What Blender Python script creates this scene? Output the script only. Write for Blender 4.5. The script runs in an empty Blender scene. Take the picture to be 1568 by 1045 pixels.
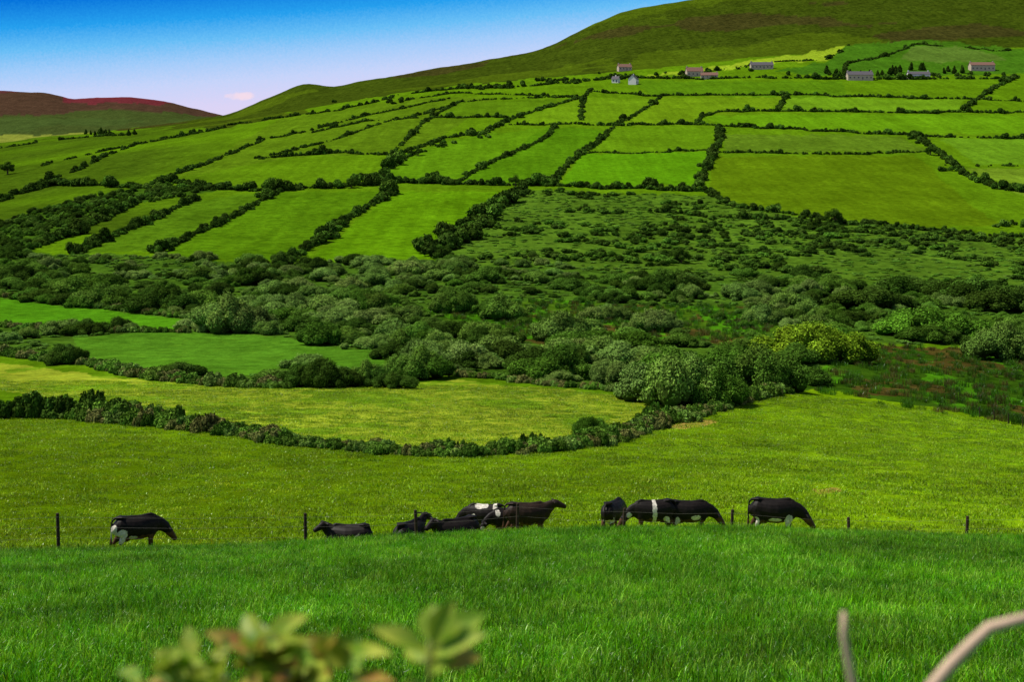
import bpy, math, numpy as np, random
from mathutils import Vector
rng=np.random.default_rng(7); random.seed(7)
F=2154.0; CU=784.0; VH=300.0
sc=bpy.context.scene
def lin(c):
    c=np.array(c,float)/255.0
    return np.where(c<=0.04045,c/12.92,((c+0.055)/1.055)**2.4)
def L3(*c): return tuple(lin(c))
# ---------------------------------------------------------------- noise
def vnoise(x,y,seed=0):
    xi=np.floor(x).astype(np.int64); yi=np.floor(y).astype(np.int64)
    xf=x-xi; yf=y-yi
    def h(a,b):
        n=(a*374761393+b*668265263+seed*1442695041)&0xffffffff
        n=((n^(n>>13))*1274126177)&0xffffffff
        n=n^(n>>16)
        return (n&0xffff)/65535.0
    u=xf*xf*(3-2*xf); v=yf*yf*(3-2*yf)
    return (h(xi,yi)*(1-u)+h(xi+1,yi)*u)*(1-v)+(h(xi,yi+1)*(1-u)+h(xi+1,yi+1)*u)*v
def fbm(x,y,seed=0,o=4):
    s=0;a=0.5;t=0
    for i in range(o):
        s=s+a*vnoise(x*2**i,y*2**i,seed+i*17); t+=a; a*=0.5
    return s/t
# ---------------------------------------------------------------- terrain profile
UG=np.arange(-1600,3201,8.0); LY=np.arange(math.log(10),math.log(9500),0.008); YG=np.exp(LY)
I=lambda us,vs: np.interp(UG,us,vs)
crest=I([0,200,400,600,800,1000,1200,1400,1568],[847,844,837,825,816,810,813,821,827])
ridge=I([-600,0,200,300,350,400,440,465,490,512,600,700,810,840,870,910,950,990,1050,1110,1300,1568,2200],
        [222,220,200,186,178,156,139,128,129,134,119,102,83,71,54,34,16,6,-1,-8,-28,-45,-60])-4
rows=[(10,I([0,1],[1160,1160])),(14,I([0,1568],[1058,1058])),(20,I([0,1568],[972,968])),(30,I([0,784,1568],[898,884,890])),
 (38,I([0,784,1568],[866,845,852])),(43,crest+9),(46.5,crest),(50,crest+I([0,300,600,1568],[2,5,9,11])),(55,crest+I([0,300,600,1568],[-3,1,6,8])),
 (62,crest-10),(75,crest-48),
 (110,I([0,300,600,900,1200,1568],[668,672,684,690,698,708])),
 (170,I([-300,0,600,900,1200,1568],[585,588,592,598,608,640])),
 (250,I([0,600,1200,1568],[520,520,530,562])),
 (330,I([0,600,1200,1568],[462,462,472,492])),
 (420,I([0,600,1200,1568],[402,402,410,432])),
 (520,I([0,300,900,1568],[352,346,345,372])),
 (650,I([-400,0,250,600,1200,1568],[330,316,290,284,290,304])),
 (900,I([-400,0,300,600,900,1200,1568],[280,262,225,200,197,205,215])),
 (1200,I([-400,0,300,600,900,1200,1568],[250,237,194,152,132,130,130])),
 (1500,I([-400,0,300,350,600,900,1200,1568],[238,228,190,184,137,107,76,66])),
 (1900,ridge),
 (2600,np.maximum(ridge+55,I([0,350],[216,212]))),
 (3300,I([0,350,600],[204,206,225])),
 (4200,I([-600,-200,0,50,90,110,150,200,260,310,345,450,700],[165,140,131,134,140,146,144,142,151,166,175,196,230])),
 (5500,I([0,350],[235,240])),(9500,I([0,350],[285,285]))]
RY=np.log([r[0] for r in rows]); RV=np.array([r[1] for r in rows])
V0=np.empty((len(LY),len(UG)))
for j in range(len(UG)): V0[:,j]=np.interp(LY,RY,RV[:,j])
def blur(A,s,ax):
    k=np.arange(-3*s,3*s+1); w=np.exp(-k**2/(2*s*s)); w/=w.sum()
    pad=[(0,0),(0,0)]; pad[ax]=(3*s,3*s); B=np.pad(A,pad,mode='edge')
    return np.apply_along_axis(lambda m:np.convolve(m,w,'valid'),ax,B)
Vs=blur(V0,3,0); Vl=blur(V0,9,0)
wt=((YG>75)&(YG<1450)).astype(float); wt=np.convolve(np.pad(wt,10,mode='edge'),np.ones(21)/21,'valid')[:,None]
VT=Vs*(1-wt)+Vl*wt
VT=blur(VT,1,1)
def tabV(u,y):
    ly=(np.log(np.clip(y,10.01,9400))-LY[0])/0.008
    fu=(np.clip(u,-1590,3190)-UG[0])/8.0
    i=np.clip(np.floor(ly).astype(int),0,len(LY)-2); j=np.clip(np.floor(fu).astype(int),0,len(UG)-2)
    a=ly-i; b=fu-j
    return (VT[i,j]*(1-a)+VT[i+1,j]*a)*(1-b)+(VT[i,j+1]*(1-a)+VT[i+1,j+1]*a)*b
def height(x,y):
    x=np.asarray(x,float); y=np.asarray(y,float)
    ye=np.maximum(y,14.0); u=CU+F*x/ye
    z=-ye*(tabV(u,ye)-VH)/F + 0.2*(ye-np.minimum(y,ye))
    n=(fbm(x*0.05+50,y*0.05+50,3)-0.5)
    z=z+n*np.clip((y-60)/200,0.05,1)*1.2
    z=z+(fbm(x*0.008+9,y*0.008+9,5,5)-0.5)*np.clip((y-1150)/700,0,1)*14
    z=z+(fbm(x*0.5,y*0.5,8)-0.5)*0.10
    return z
def loc(u,v,near=False):
    """ground point on a bearing (survey of the hillside) -> world x,y"""
    j=int(np.clip(round((u-UG[0])/8),0,len(UG)-1)); col=VT[:,j]
    if near: m=(YG<46)
    else: m=(YG>57)&(YG<(1930 if u>345 else 4200))
    ys=YG[m]; vs=col[m]; k=np.where(vs<=v)[0]
    y=ys[k[0]] if len(k) else ys[-1]
    return (u-CU)/F*y, y
# ---------------------------------------------------------------- materials
def newmat(name):
    m=bpy.data.materials.new(name); m.use_nodes=True; nt=m.node_tree; nt.nodes.clear()
    out=nt.nodes.new('ShaderNodeOutputMaterial'); return m,nt,out
def N(nt,t,**kw):
    n=nt.nodes.new(t)
    for k,v in kw.items(): setattr(n,k,v)
    return n
def noise(nt,vec,scale,detail=4,rough=0.6):
    n=N(nt,'ShaderNodeTexNoise'); n.inputs['Scale'].default_value=scale; n.inputs['Detail'].default_value=detail; n.inputs['Roughness'].default_value=rough
    nt.links.new(vec,n.inputs['Vector']); return n.outputs['Fac']
def mapping(nt,vec,scale,rotz=0):
    n=N(nt,'ShaderNodeMapping'); nt.links.new(vec,n.inputs['Vector']); n.inputs['Scale'].default_value=scale; n.inputs['Rotation'].default_value=(0,0,rotz); return n.outputs[0]
def maprange(nt,v,a,b,c,d):
    n=N(nt,'ShaderNodeMapRange'); nt.links.new(v,n.inputs[0])
    for i,x in enumerate((a,b,c,d)): n.inputs[i+1].default_value=x
    return n.outputs[0]
def mixc(nt,fac,a,b,mode='MIX'):
    n=N(nt,'ShaderNodeMix',data_type='RGBA',blend_type=mode)
    for s,val in ((n.inputs[0],fac),(n.inputs[6],a),(n.inputs[7],b)):
        if isinstance(val,bpy.types.NodeSocket): nt.links.new(val,s)
        elif isinstance(val,(int,float)): s.default_value=val
        else: s.default_value=(*val,1)
    return n.outputs[2]
def math_(nt,op,a,b=None):
    n=N(nt,'ShaderNodeMath',operation=op)
    for i,val in enumerate((a,b)):
        if val is None: continue
        if isinstance(val,bpy.types.NodeSocket): nt.links.new(val,n.inputs[i])
        else: n.inputs[i].default_value=val
    return n.outputs[0]
def simple(name,rgb,rough=0.8,var=0.25,scale=4,spec=0.2):
    m,nt,out=newmat(name); p=N(nt,'ShaderNodeBsdfPrincipled'); tc=N(nt,'ShaderNodeTexCoord')
    f=noise(nt,tc.outputs['Object'],scale)
    c=mixc(nt,f,tuple(x*(1-var) for x in rgb),tuple(min(1,x*(1+var)) for x in rgb))
    nt.links.new(c,p.inputs['Base Color']); p.inputs['Roughness'].default_value=rough; p.inputs['Specular IOR Level'].default_value=spec
    nt.links.new(p.outputs[0],out.inputs[0]); return m
def leafmat(name,rgb,trans=0.3,var=0.45,rough=0.6,spec=0.15,tint=True,vscale=0.6,mul=1.0):
    m,nt,out=newmat(name); g=N(nt,'ShaderNodeNewGeometry'); tc=N(nt,'ShaderNodeTexCoord')
    f=maprange(nt,g.outputs['Random Per Island'],0,1,(1-var)*mul,(1+var)*mul)
    f2=maprange(nt,noise(nt,tc.outputs['Object'],vscale*3,3),0.3,0.7,0.7,1.3)
    f=math_(nt,'MULTIPLY',f,f2)
    if tint:
        at=N(nt,'ShaderNodeAttribute',attribute_type='INSTANCER',attribute_name='tint'); base=at.outputs['Color']
    else: base=rgb
    comb=N(nt,'ShaderNodeCombineXYZ')
    for i in range(3): nt.links.new(f,comb.inputs[i])
    c=mixc(nt,1.0,base,comb.outputs[0],'MULTIPLY')
    if spec>0:
        p=N(nt,'ShaderNodeBsdfPrincipled'); nt.links.new(c,p.inputs['Base Color']); p.inputs['Roughness'].default_value=rough; p.inputs['Specular IOR Level'].default_value=spec
    else:
        p=N(nt,'ShaderNodeBsdfDiffuse'); nt.links.new(c,p.inputs['Color'])
    if trans>0:
        tr=N(nt,'ShaderNodeBsdfTranslucent'); mx=N(nt,'ShaderNodeMixShader')
        c2=mixc(nt,1.0,c,(1.3,1.1,0.4),'MULTIPLY'); nt.links.new(c2,tr.inputs[0])
        mx.inputs[0].default_value=trans; nt.links.new(p.outputs[0],mx.inputs[1]); nt.links.new(tr.outputs[0],mx.inputs[2]); nt.links.new(mx.outputs[0],out.inputs[0])
    else: nt.links.new(p.outputs[0],out.inputs[0])
    return m
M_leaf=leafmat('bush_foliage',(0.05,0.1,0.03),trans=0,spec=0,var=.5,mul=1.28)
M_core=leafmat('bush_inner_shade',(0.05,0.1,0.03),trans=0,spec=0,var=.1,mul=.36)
M_bark=simple('bark',L3(80,66,52),0.9,0.4,8)
M_grass=leafmat('meadow_grass_blades',(0.05,0.1,0.03),trans=0.3,var=0.55,rough=0.32,spec=0.22)
# terrain material
m,nt,out=newmat('ground_cover'); M_ground=m
p=N(nt,'ShaderNodeBsdfPrincipled'); g=N(nt,'ShaderNodeNewGeometry'); pos=g.outputs['Position']
at=N(nt,'ShaderNodeVertexColor',layer_name='cover'); mo=N(nt,'ShaderNodeAttribute',attribute_name='mott')
n1=noise(nt,pos,0.03,5,0.6); n2=noise(nt,pos,0.35,6,0.72); n3=noise(nt,pos,2.6,4,0.7); n4=noise(nt,pos,14,3,0.7)
n5=noise(nt,mapping(nt,pos,(.22,.012,.01),.25),1.0,4,.6)
a=maprange(nt,n1,0.3,0.7,0.80,1.2); b=maprange(nt,n2,0.3,0.7,0.62,1.38); c=maprange(nt,n3,0.25,0.75,0.66,1.34); d=maprange(nt,n4,0.25,0.75,0.7,1.3)
f=math_(nt,'MULTIPLY',math_(nt,'MULTIPLY',a,b),math_(nt,'MULTIPLY',c,d))
f=math_(nt,'MULTIPLY',f,maprange(nt,n5,.3,.7,.86,1.14))
cb=N(nt,'ShaderNodeCombineXYZ')
for i in range(3): nt.links.new(f,cb.inputs[i])
col=mixc(nt,1.0,at.outputs[0],cb.outputs[0],'MULTIPLY')
col=mixc(nt,1.0,col,(1.20,1.04,.95),'MULTIPLY')
k=maprange(nt,noise(nt,pos,0.16,8,0.72),0.47,0.58,0,1)
k=math_(nt,'MULTIPLY',k,mo.outputs['Fac'])
col=mixc(nt,k,col,mixc(nt,1.0,col,(0.42,0.48,0.5),'MULTIPLY'))
k2=maprange(nt,noise(nt,pos,0.5,8,0.75),0.54,0.68,0,0.6)
col=mixc(nt,k2,col,mixc(nt,1.0,col,(1.5,1.15,0.9),'MULTIPLY'))
nt.links.new(col,p.inputs['Base Color']); p.inputs['Roughness'].default_value=0.95; p.inputs['Specular IOR Level'].default_value=0.0
bp=N(nt,'ShaderNodeBump'); bp.inputs['Strength'].default_value=0.8; bp.inputs['Distance'].default_value=0.45
nt.links.new(math_(nt,'ADD',n2,math_(nt,'MULTIPLY',n3,0.5)),bp.inputs['Height']); nt.links.new(bp.outputs[0],p.inputs['Normal'])
nt.links.new(p.outputs[0],out.inputs[0])
# ---------------------------------------------------------------- zones (survey bearings)
def inpoly(U,V,poly):
    P=np.array(poly,float); r=np.zeros(np.shape(U),bool); j=len(P)-1
    for i in range(len(P)):
        xi,yi=P[i]; xj,yj=P[j]
        c=((yi>V)!=(yj>V))
        with np.errstate(divide='ignore',invalid='ignore'):
            r^= c & (U<(xj-xi)*(V-yi)/((yj-yi) if yj!=yi else 1e-9)+xi)
        j=i
    return r
S1=[(-400,400),(120,388),(240,394),(440,404),(670,398),(760,402),(1100,420),(1568,440),(2000,450),(2000,560),(1568,530),(1330,525),(1235,585),(1180,602),(1010,606),(850,585),(700,570),(560,585),(320,588),(130,556),(0,545),(-400,540)]
S2=[(800,293),(1085,300),(1200,330),(1568,365),(2000,390),(2000,450),(1568,440),(1100,425),(760,405),(670,400),(745,330)]
S3=[(-500,330),(0,345),(60,322),(150,300),(250,284),(340,290),(210,312),(110,358),(40,385),(120,392),(-500,410)]
FN=[(110,517),(260,508),(420,515),(592,540),(585,565),(440,562),(320,586),(215,570),(125,545)]
FO=[(-400,440),(0,457),(130,470),(290,490),(290,508),(130,503),(0,497),(-400,500)]
FM=[(-400,545),(0,556),(180,580),(440,596),(560,592),(700,580),(850,597),(1010,615),(1015,632),(900,660),(850,690),(600,697),(450,683),(300,655),(200,625),(0,600),(-400,590)]
MA=[(600,470),(700,480),(820,462),(1150,470),(1200,500),(1130,530),(960,520),(840,535),(760,505)]
MB=[(1225,575),(1340,528),(1500,535),(2000,545),(2000,700),(1568,657),(1400,628),(1230,597)]
BIG=[(1095,240),(1200,238),(1400,237),(1460,290),(1530,345),(1400,350),(1200,325),(1110,315),(1088,290)]
H1U=[-400,0,130,200,300,450,600,700,850,930,1010,1070,1130,1200,1300,1568,2000]; H1V=[640,632,636,643,655,680,694,698,692,676,650,640,618,597,605,652,720]
MOU=[-400,0,250,350,450,512,600,690,800,950,1100,1200,1290,1400,1568,2200]; MOV=[205,205,196,192,175,160,146,134,122,111,96,84,72,68,72,80]
def mixin(col,mask,rgb,mott,mval):
    col[mask]=lin(rgb); mott[mask]=mval
def zones(x,y):
    ye=np.maximum(y,14); U0=CU+F*x/ye; V0_=tabV(U0,ye)
    px=ye/F
    U=U0+(fbm(x/(px*14),y/(px*30),31,3)-0.5)*14; V=V0_+(fbm(x/(px*14),y/(px*30),37,3)-0.5)*7
    col=np.zeros(x.shape+(3,)); mott=np.zeros(x.shape)
    mixin(col,np.ones(x.shape,bool),(78,120,12),mott,0.15)
    wl=np.clip((420-U)/200,0,1)*np.clip((fbm(x*0.006,y*0.006,33)-.3)*3+.3,0,1)*(y>500)
    col[:]=col*(1-wl[...,None])+lin((60,90,14))*wl[...,None]; mott[:]=.15+.4*wl
    for poly,c,mm in [
      ([(430,180),(640,150),(760,150),(640,235),(450,240),(250,275),(330,240)],(76,112,16),.35),
      ([(610,237),(740,205),(840,195),(700,278),(575,275)],(78,126,14),.2),
      ([(700,278),(840,195),(925,200),(870,252),(845,285)],(70,118,12),.25),
      ([(780,190),(890,150),(1010,150),(960,192)],(86,128,16),.1),
      ([(660,180),(705,156),(892,150),(790,180)],(74,114,14),.2),
      ([(860,283),(890,236),(1085,232),(1070,285)],(76,132,12),.05),
      ([(900,233),(940,196),(1098,196),(1088,230)],(80,124,14),.1),
      ([(1075,178),(1185,174),(1560,176),(1600,205),(1400,204),(1100,192)],(82,132,14),.05),
      ([(1210,148),(1480,153),(1470,170),(1190,168)],(88,134,22),.05),
      ([(930,192),(1010,150),(1200,146),(1175,168),(1070,178),(1060,190)],(88,128,16),.05),
      ([(1100,205),(1380,208),(1420,232),(1110,232)],(78,114,24),.35),
      ([(1440,212),(1800,215),(1800,255),(1500,252)],(84,130,24),.2),
      ([(1480,258),(1800,260),(1800,330),(1568,300)],(92,128,30),.2),
      ([(1000,146),(1300,149),(1290,124),(1060,124),(960,122)],(72,116,14),.2),
      (BIG,(76,110,10),.1),
      ([(420,295),(598,294),(440,402),(240,390),(340,340)],(72,116,12),.4),
      ([(602,294),(798,294),(745,330),(668,396),(470,402)],(78,126,10),.35),
      ([(300,306),(415,294),(240,386),(115,388)],(70,110,16),.45),
      ]: mixin(col,inpoly(U,V,poly),c,mott,mm)
    mv=np.interp(U,MOU,MOV)
    mo_=(V<mv+ (fbm(x*0.01,y*0.01,61)-0.5)*14)&(y>1000)
    mixin(col,mo_,(54,74,14),mott,0.8)
    br=mo_&(fbm(x*0.004+3,y*0.006,71)+np.clip((60-V)/300,-.1,.12)>0.62); mixin(col,br,(56,60,24),mott,0.8)
    gr=mo_&(fbm(x*0.006+13,y*0.008,77)>0.54); mixin(col,gr,(64,88,14),mott,0.5)
    for poly,c,mm in [
      ([(980,118),(1085,104),(1180,88),(1296,72),(1265,92),(1170,98),(1080,112)],(120,154,34),.0),
      ([(1296,72),(1400,62),(1568,76),(1800,80),(1800,120),(1568,112),(1290,116),(1180,110),(1265,94)],(58,104,20),.4),
      ([(1400,72),(1500,76),(1540,92),(1430,98),(1380,90)],(74,108,38),.3)]:
      mixin(col,inpoly(U,V,poly)&(y>1000)&(y<1900),c,mott,mm)
    FL=(y>1900)&(U<430); mixin(col,FL,(58,76,34),mott,.5)
    st=FL&(V>206)&(fbm(x*0.004,y*0.003,83)>0.5); mixin(col,st,(112,130,50),mott,.1)
    st=FL&(V<206)&(V>180)&(fbm(x*0.003,y*0.003,85)>0.55); mixin(col,st,(58,80,36),mott,.3)
    hi=(y>2600)&(V<172+(fbm(x*0.004,y*0.002,87)-.5)*26); mixin(col,hi,(68,54,42),mott,.5)
    rd=hi&(U>95)&(U<275)&(V<158+(fbm(x*0.01,y*0.004,88)-.5)*12); mixin(col,rd,(96,42,50),mott,.5)
    rd=hi&(U<90)&(V<141); mixin(col,rd,(78,46,48),mott,.3)
    for P_,c,mm in [(S1,(64,102,26),.7),(S2,(72,110,28),.6),(S3,(56,92,20),.8)]:
        mixin(col,inpoly(U,V,P_)&(y>150)&(y<760),c,mott,mm)
    ok=(y>120)&(y<450)
    mixin(col,inpoly(U,V,MA)&ok,(60,96,18),mott,.5)
    mixin(col,inpoly(U,V,MB)&ok,(48,84,14),mott,.8)
    b2=(inpoly(U,V,MB)|inpoly(U,V,MA))&ok&(fbm(x*0.07,y*0.04,91)>0.56); mixin(col,b2,(74,70,30),mott,.7)
    b2=(inpoly(U,V,MB)|inpoly(U,V,MA))&ok&(fbm(x*0.09+5,y*0.05,93)>0.58); mixin(col,b2,(62,120,16),mott,.4)
    mixin(col,inpoly(U,V,FN)&ok,(68,118,26),mott,.3)
    mixin(col,inpoly(U,V,FO)&ok,(68,128,18),mott,.2)
    pas=(y>47)&(V>np.interp(U,H1U,H1V)-4)&(y<260)
    w=np.clip((U-500)/900,0,1)[...,None]
    pc=lin((82,118,8))*(1-w)+lin((104,148,12))*w
    n=np.clip((fbm(x*0.06,y*0.06,95)-0.35)*3,0,1)[...,None]
    pc=pc*(0.82+0.3*n)
    dry=(((((U-1268)/22)**2+((V-753)/4)**2<1)|(((U-1050-(650-V)*2.5)/45)**2+((V-650)/7)**2<1)))[...,None]
    pc=np.where(dry,lin((156,142,72)),pc)
    col[pas]=pc[pas]; mott[pas]=.1
    mk=inpoly(U,V,FM)&(y>85)&(y<260)&~(V>np.interp(U,H1U,H1V)); mixin(col,mk,(132,158,42),mott,.1)
    g2=mk&(fbm(x*.15,y*.15,99)>.58); mixin(col,g2,(104,144,28),mott,.2)
    nm=y<47.2; mixin(col,nm,(38,84,6),mott,0.1)
    return col,mott,U,V
# ---------------------------------------------------------------- terrain meshes
ylist=list(np.linspace(-40,9,14))+list(np.exp(np.arange(math.log(10),math.log(44),0.02)))+list(np.arange(44,64,0.5))
y=64.0
while y<2000:
    ylist.append(y); y*=1.0062
while y<9400:
    ylist.append(y); y*=1.009
ylist=np.array(ylist)
s=np.concatenate([np.linspace(-1.3,-0.44,50)[:-1],np.linspace(-0.44,0.44,660),np.linspace(0.44,1.3,50)[1:]])
def grid(name,yl):
    Y,S=np.meshgrid(yl,s,indexing='ij')
    X=S*np.maximum(Y,0)+S*14*(1-np.clip(Y/60,0,1))
    X=np.where(Y<0,S*14,X)
    Z=height(X,Y)
    me=bpy.data.meshes.new(name); n0,n1=Y.shape
    co=np.stack([X,Y,Z],-1).reshape(-1,3)
    i=np.arange(n0*n1).reshape(n0,n1)
    q=np.stack([i[:-1,:-1],i[:-1,1:],i[1:,1:],i[1:,:-1]],-1).reshape(-1,4)
    me.vertices.add(len(co)); me.vertices.foreach_set('co',co.ravel().astype(np.float32))
    me.loops.add(q.size); me.loops.foreach_set('vertex_index',q.ravel().astype(np.int32))
    me.polygons.add(len(q)); me.polygons.foreach_set('loop_start',np.arange(0,q.size,4,dtype=np.int32))
    me.polygons.foreach_set('use_smooth',np.ones(len(q),bool))
    me.update(); 
    col,mott,_,_=zones(X,Y)
    a=me.color_attributes.new('cover','FLOAT_COLOR','POINT'); a.data.foreach_set('color',np.concatenate([col,np.ones(col.shape[:2]+(1,))],-1).ravel().astype(np.float32))
    b=me.attributes.new('mott','FLOAT','POINT'); b.data.foreach_set('value',mott.ravel().astype(np.float32))
    me.materials.append(M_ground); o=bpy.data.objects.new(name,me); sc.collection.objects.link(o); return o
ks=int(np.searchsorted(ylist,2500))
grid('ground',ylist[:ks+1]); grid('distant_hills',ylist[ks:])
# ---------------------------------------------------------------- prototypes
def mesh_np(name,co,faces,mats,mi=None,smooth=False):
    me=bpy.data.meshes.new(name); me.from_pydata([tuple(c) for c in co],[],faces)
    for m_ in mats: me.materials.append(m_)
    if mi is not None: me.polygons.foreach_set('material_index',np.array(mi,np.int32))
    if smooth: me.polygons.foreach_set('use_smooth',np.ones(len(me.polygons),bool))
    me.update(); return me
def leaves(centers,normals,size,r):
    n=len(centers); nn=normals+r.normal(0,0.45,(n,3)); nn/=np.linalg.norm(nn,axis=1)[:,None]
    t=np.cross(nn,r.normal(0,1,(n,3))); t/=np.linalg.norm(t,axis=1)[:,None]; b=np.cross(nn,t)
    s_=(size*r.uniform(0.6,1.4,n))[:,None]
    v=np.stack([centers-t*s_,centers+b*s_*.55-nn*s_*.15,centers+t*s_,centers-b*s_*.55+nn*s_*.15],1)
    return v.reshape(-1,3)
import bmesh
def ico(sub=2):
    bm=bmesh.new(); bmesh.ops.create_icosphere(bm,subdivisions=sub,radius=1); 
    co=np.array([v.co[:] for v in bm.verts]); fc=[[v.index for v in f.verts] for f in bm.faces]; bm.free(); return co,fc
IC,IF=ico(2)
def bush(name,seed,nl=3000,leaf=0.055,lobes=12,tall=1.0,conic=False,flat=False):
    r=np.random.default_rng(seed); L=[]
    for i in range(lobes):
        if conic:
            h=i/(lobes-1); a=r.uniform(0,6.28); rr=0.42*(1-h)*0.6
            L.append((np.array([rr*math.cos(a),rr*math.sin(a),0.25+h*1.3]),0.5*(1-h*0.6)*r.uniform(.8,1.1)))
        else:
            a=r.uniform(0,6.28); d=r.uniform(0,0.8)**0.8; rad=r.uniform(0.18,0.4)*(1.1-0.35*d)
            zc=tall*(0.62*math.sqrt(max(0,1-d*d)))*r.uniform(0.35,1.0)
            if flat: zc*=.6; rad*=.75
            L.append((np.array([d*math.cos(a),d*math.sin(a),max(zc,rad*0.55)]),rad))
    co=[];fc=[];mi=[];off=0
    for c_,rad in L:
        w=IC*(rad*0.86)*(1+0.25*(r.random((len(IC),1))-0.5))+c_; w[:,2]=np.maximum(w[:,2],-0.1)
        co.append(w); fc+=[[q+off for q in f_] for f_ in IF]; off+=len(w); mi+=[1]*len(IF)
    A=np.array([l[1]**2 for l in L]); k_=r.choice(len(L),nl,p=A/A.sum())
    dr=r.normal(0,1,(nl,3)); dr/=np.linalg.norm(dr,axis=1)[:,None]; dr[:,2]=np.where(dr[:,2]<-0.3,-dr[:,2],dr[:,2])
    cen=np.array([L[i][0] for i in k_]); rad=np.array([L[i][1] for i in k_])
    P=cen+dr*(rad*(0.88+0.28*r.random(nl)**1.8+0.13*np.sin(dr[:,0]*9+dr[:,1]*7+seed)*np.cos(dr[:,2]*8)))[:,None]
    keep=np.ones(nl,bool)
    for c_,rr in L: keep&=~(np.linalg.norm(P-c_,axis=1)<rr*0.82)
    keep&=P[:,2]>-0.05
    P=P[keep]; dr=dr[keep]
    lv=leaves(P,dr,leaf,r); co.append(lv); n=len(P)
    fc+=[[off+4*i,off+4*i+1,off+4*i+2,off+4*i+3] for i in range(n)]; mi+=[0]*n
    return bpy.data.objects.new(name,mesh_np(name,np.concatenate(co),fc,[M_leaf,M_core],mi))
def coll(name,objs):
    c_=bpy.data.collections.new(name)
    for o in objs: c_.objects.link(o)
    return c_
C_bush=coll('bush_shapes',[bush('bush_shape_%d'%i,100+i,nl=9000,leaf=0.027,lobes=[12,16,20,14,18,15][i]) for i in range(6)])
C_small=coll('small_bush_shapes',[bush('small_bush_shape_%d'%i,200+i,nl=1300,leaf=0.08,lobes=[7,9,8,6][i]) for i in range(4)])
C_bramble=coll('bramble_shapes',[bush('bramble_shape_%d'%i,250+i,nl=2600,leaf=0.06,lobes=[14,18,16,12][i],flat=True) for i in range(4)])
C_conic=coll('conifer_shapes',[bush('conifer_shape_%d'%i,300+i,nl=1500,leaf=0.06,lobes=9,conic=True) for i in range(2)])
def grassclump(name,seed,n,R,h0,h1,w,lean=0.5):
    r=np.random.default_rng(seed); co=[];fc=[]
    for i in range(n):
        a=r.uniform(0,6.283); d=R*math.sqrt(r.random()); b=np.array([d*math.cos(a),d*math.sin(a),-0.03]); h=r.uniform(h0,h1)
        t=r.uniform(0,6.283); ln=r.uniform(0.1,lean)*h; ld=np.array([math.cos(t),math.sin(t),0]); sd=r.uniform(0,6.283); sv=np.array([math.cos(sd),math.sin(sd),0])*w*r.uniform(.6,1.3)
        k_=len(co); mid=b+np.array([0,0,h*0.55])+ld*ln*0.3; m2=b+np.array([0,0,h*0.88])+ld*ln*0.75; tip=b+np.array([0,0,h])+ld*ln*1.3
        co+=[b-sv,b+sv,mid-sv*.9,mid+sv*.9,m2-sv*.55,m2+sv*.55,tip]
        fc+=[[k_,k_+1,k_+3,k_+2],[k_+2,k_+3,k_+5,k_+4],[k_+4,k_+5,k_+6]]
    return bpy.data.objects.new(name,mesh_np(name,co,fc,[M_grass]))
C_meadow=coll('meadow_grass_shapes',[grassclump('meadow_grass_%d'%i,400+i,60,0.26,[.06,.08,.07,.10][i],[.15,.19,.17,.24][i],0.0045,[.6,.8,1.2,.5][i]) for i in range(4)])
C_past=coll('pasture_grass_shapes',[grassclump('pasture_grass_%d'%i,500+i,60,0.55,0.04,0.12,0.010,1.0) for i in range(3)])
C_rush=coll('rush_shapes',[grassclump('rush_%d'%i,600+i,60,0.6,0.35,0.8,0.02,0.6) for i in range(3)])
def scatter(name,pts,scl,rot,idx,tint,cl):
    n=len(pts); me=bpy.data.meshes.new(name); me.vertices.add(n); me.vertices.foreach_set('co',np.asarray(pts,np.float32).ravel())
    def A(nm,ty,key,val):
        a=me.attributes.new(nm,ty,'POINT'); a.data.foreach_set(key,val)
    r3=np.zeros((n,3),np.float32); r3[:,2]=rot
    A('scl','FLOAT_VECTOR','vector',np.asarray(scl,np.float32).ravel()); A('rot','FLOAT_VECTOR','vector',r3.ravel())
    A('idx','INT','value',np.asarray(idx,np.int32)); A('tint','FLOAT_COLOR','color',np.concatenate([tint,np.ones((n,1))],1).astype(np.float32).ravel())
    me.update(); o=bpy.data.objects.new(name,me); sc.collection.objects.link(o)
    ng=bpy.data.node_groups.new(name+'_instances','GeometryNodeTree')
    ng.interface.new_socket('Geometry',in_out='INPUT',socket_type='NodeSocketGeometry'); ng.interface.new_socket('Geometry',in_out='OUTPUT',socket_type='NodeSocketGeometry')
    gi=ng.nodes.new('NodeGroupInput'); go=ng.nodes.new('NodeGroupOutput'); ip=ng.nodes.new('GeometryNodeInstanceOnPoints'); ci=ng.nodes.new('GeometryNodeCollectionInfo')
    ci.inputs[0].default_value=cl; ci.inputs[1].default_value=True; ci.inputs[2].default_value=True
    def na(nm,ty):
        q=ng.nodes.new('GeometryNodeInputNamedAttribute'); q.data_type=ty; q.inputs[0].default_value=nm
        return next(o_ for o_ in q.outputs if o_.enabled and o_.name=='Attribute')
    lk=ng.links.new; lk(gi.outputs[0],ip.inputs['Points']); lk(ci.outputs[0],ip.inputs['Instance']); ip.inputs['Pick Instance'].default_value=True
    lk(na('idx','INT'),ip.inputs['Instance Index']); lk(na('rot','FLOAT_VECTOR'),ip.inputs['Rotation']); lk(na('scl','FLOAT_VECTOR'),ip.inputs['Scale'])
    lk(ip.outputs[0],go.inputs[0]); md=o.modifiers.new('instances','NODES'); md.node_group=ng
    return o
def tintvar(n,cols,var=0.18):
    k_=rng.integers(0,len(cols),n); c_=np.array([lin(c) for c in cols])[k_]
    return c_*np.clip(1+rng.normal(0,var,(n,1)),.4,1.8)*(1+rng.normal(0,0.05,(n,3)))
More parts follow.
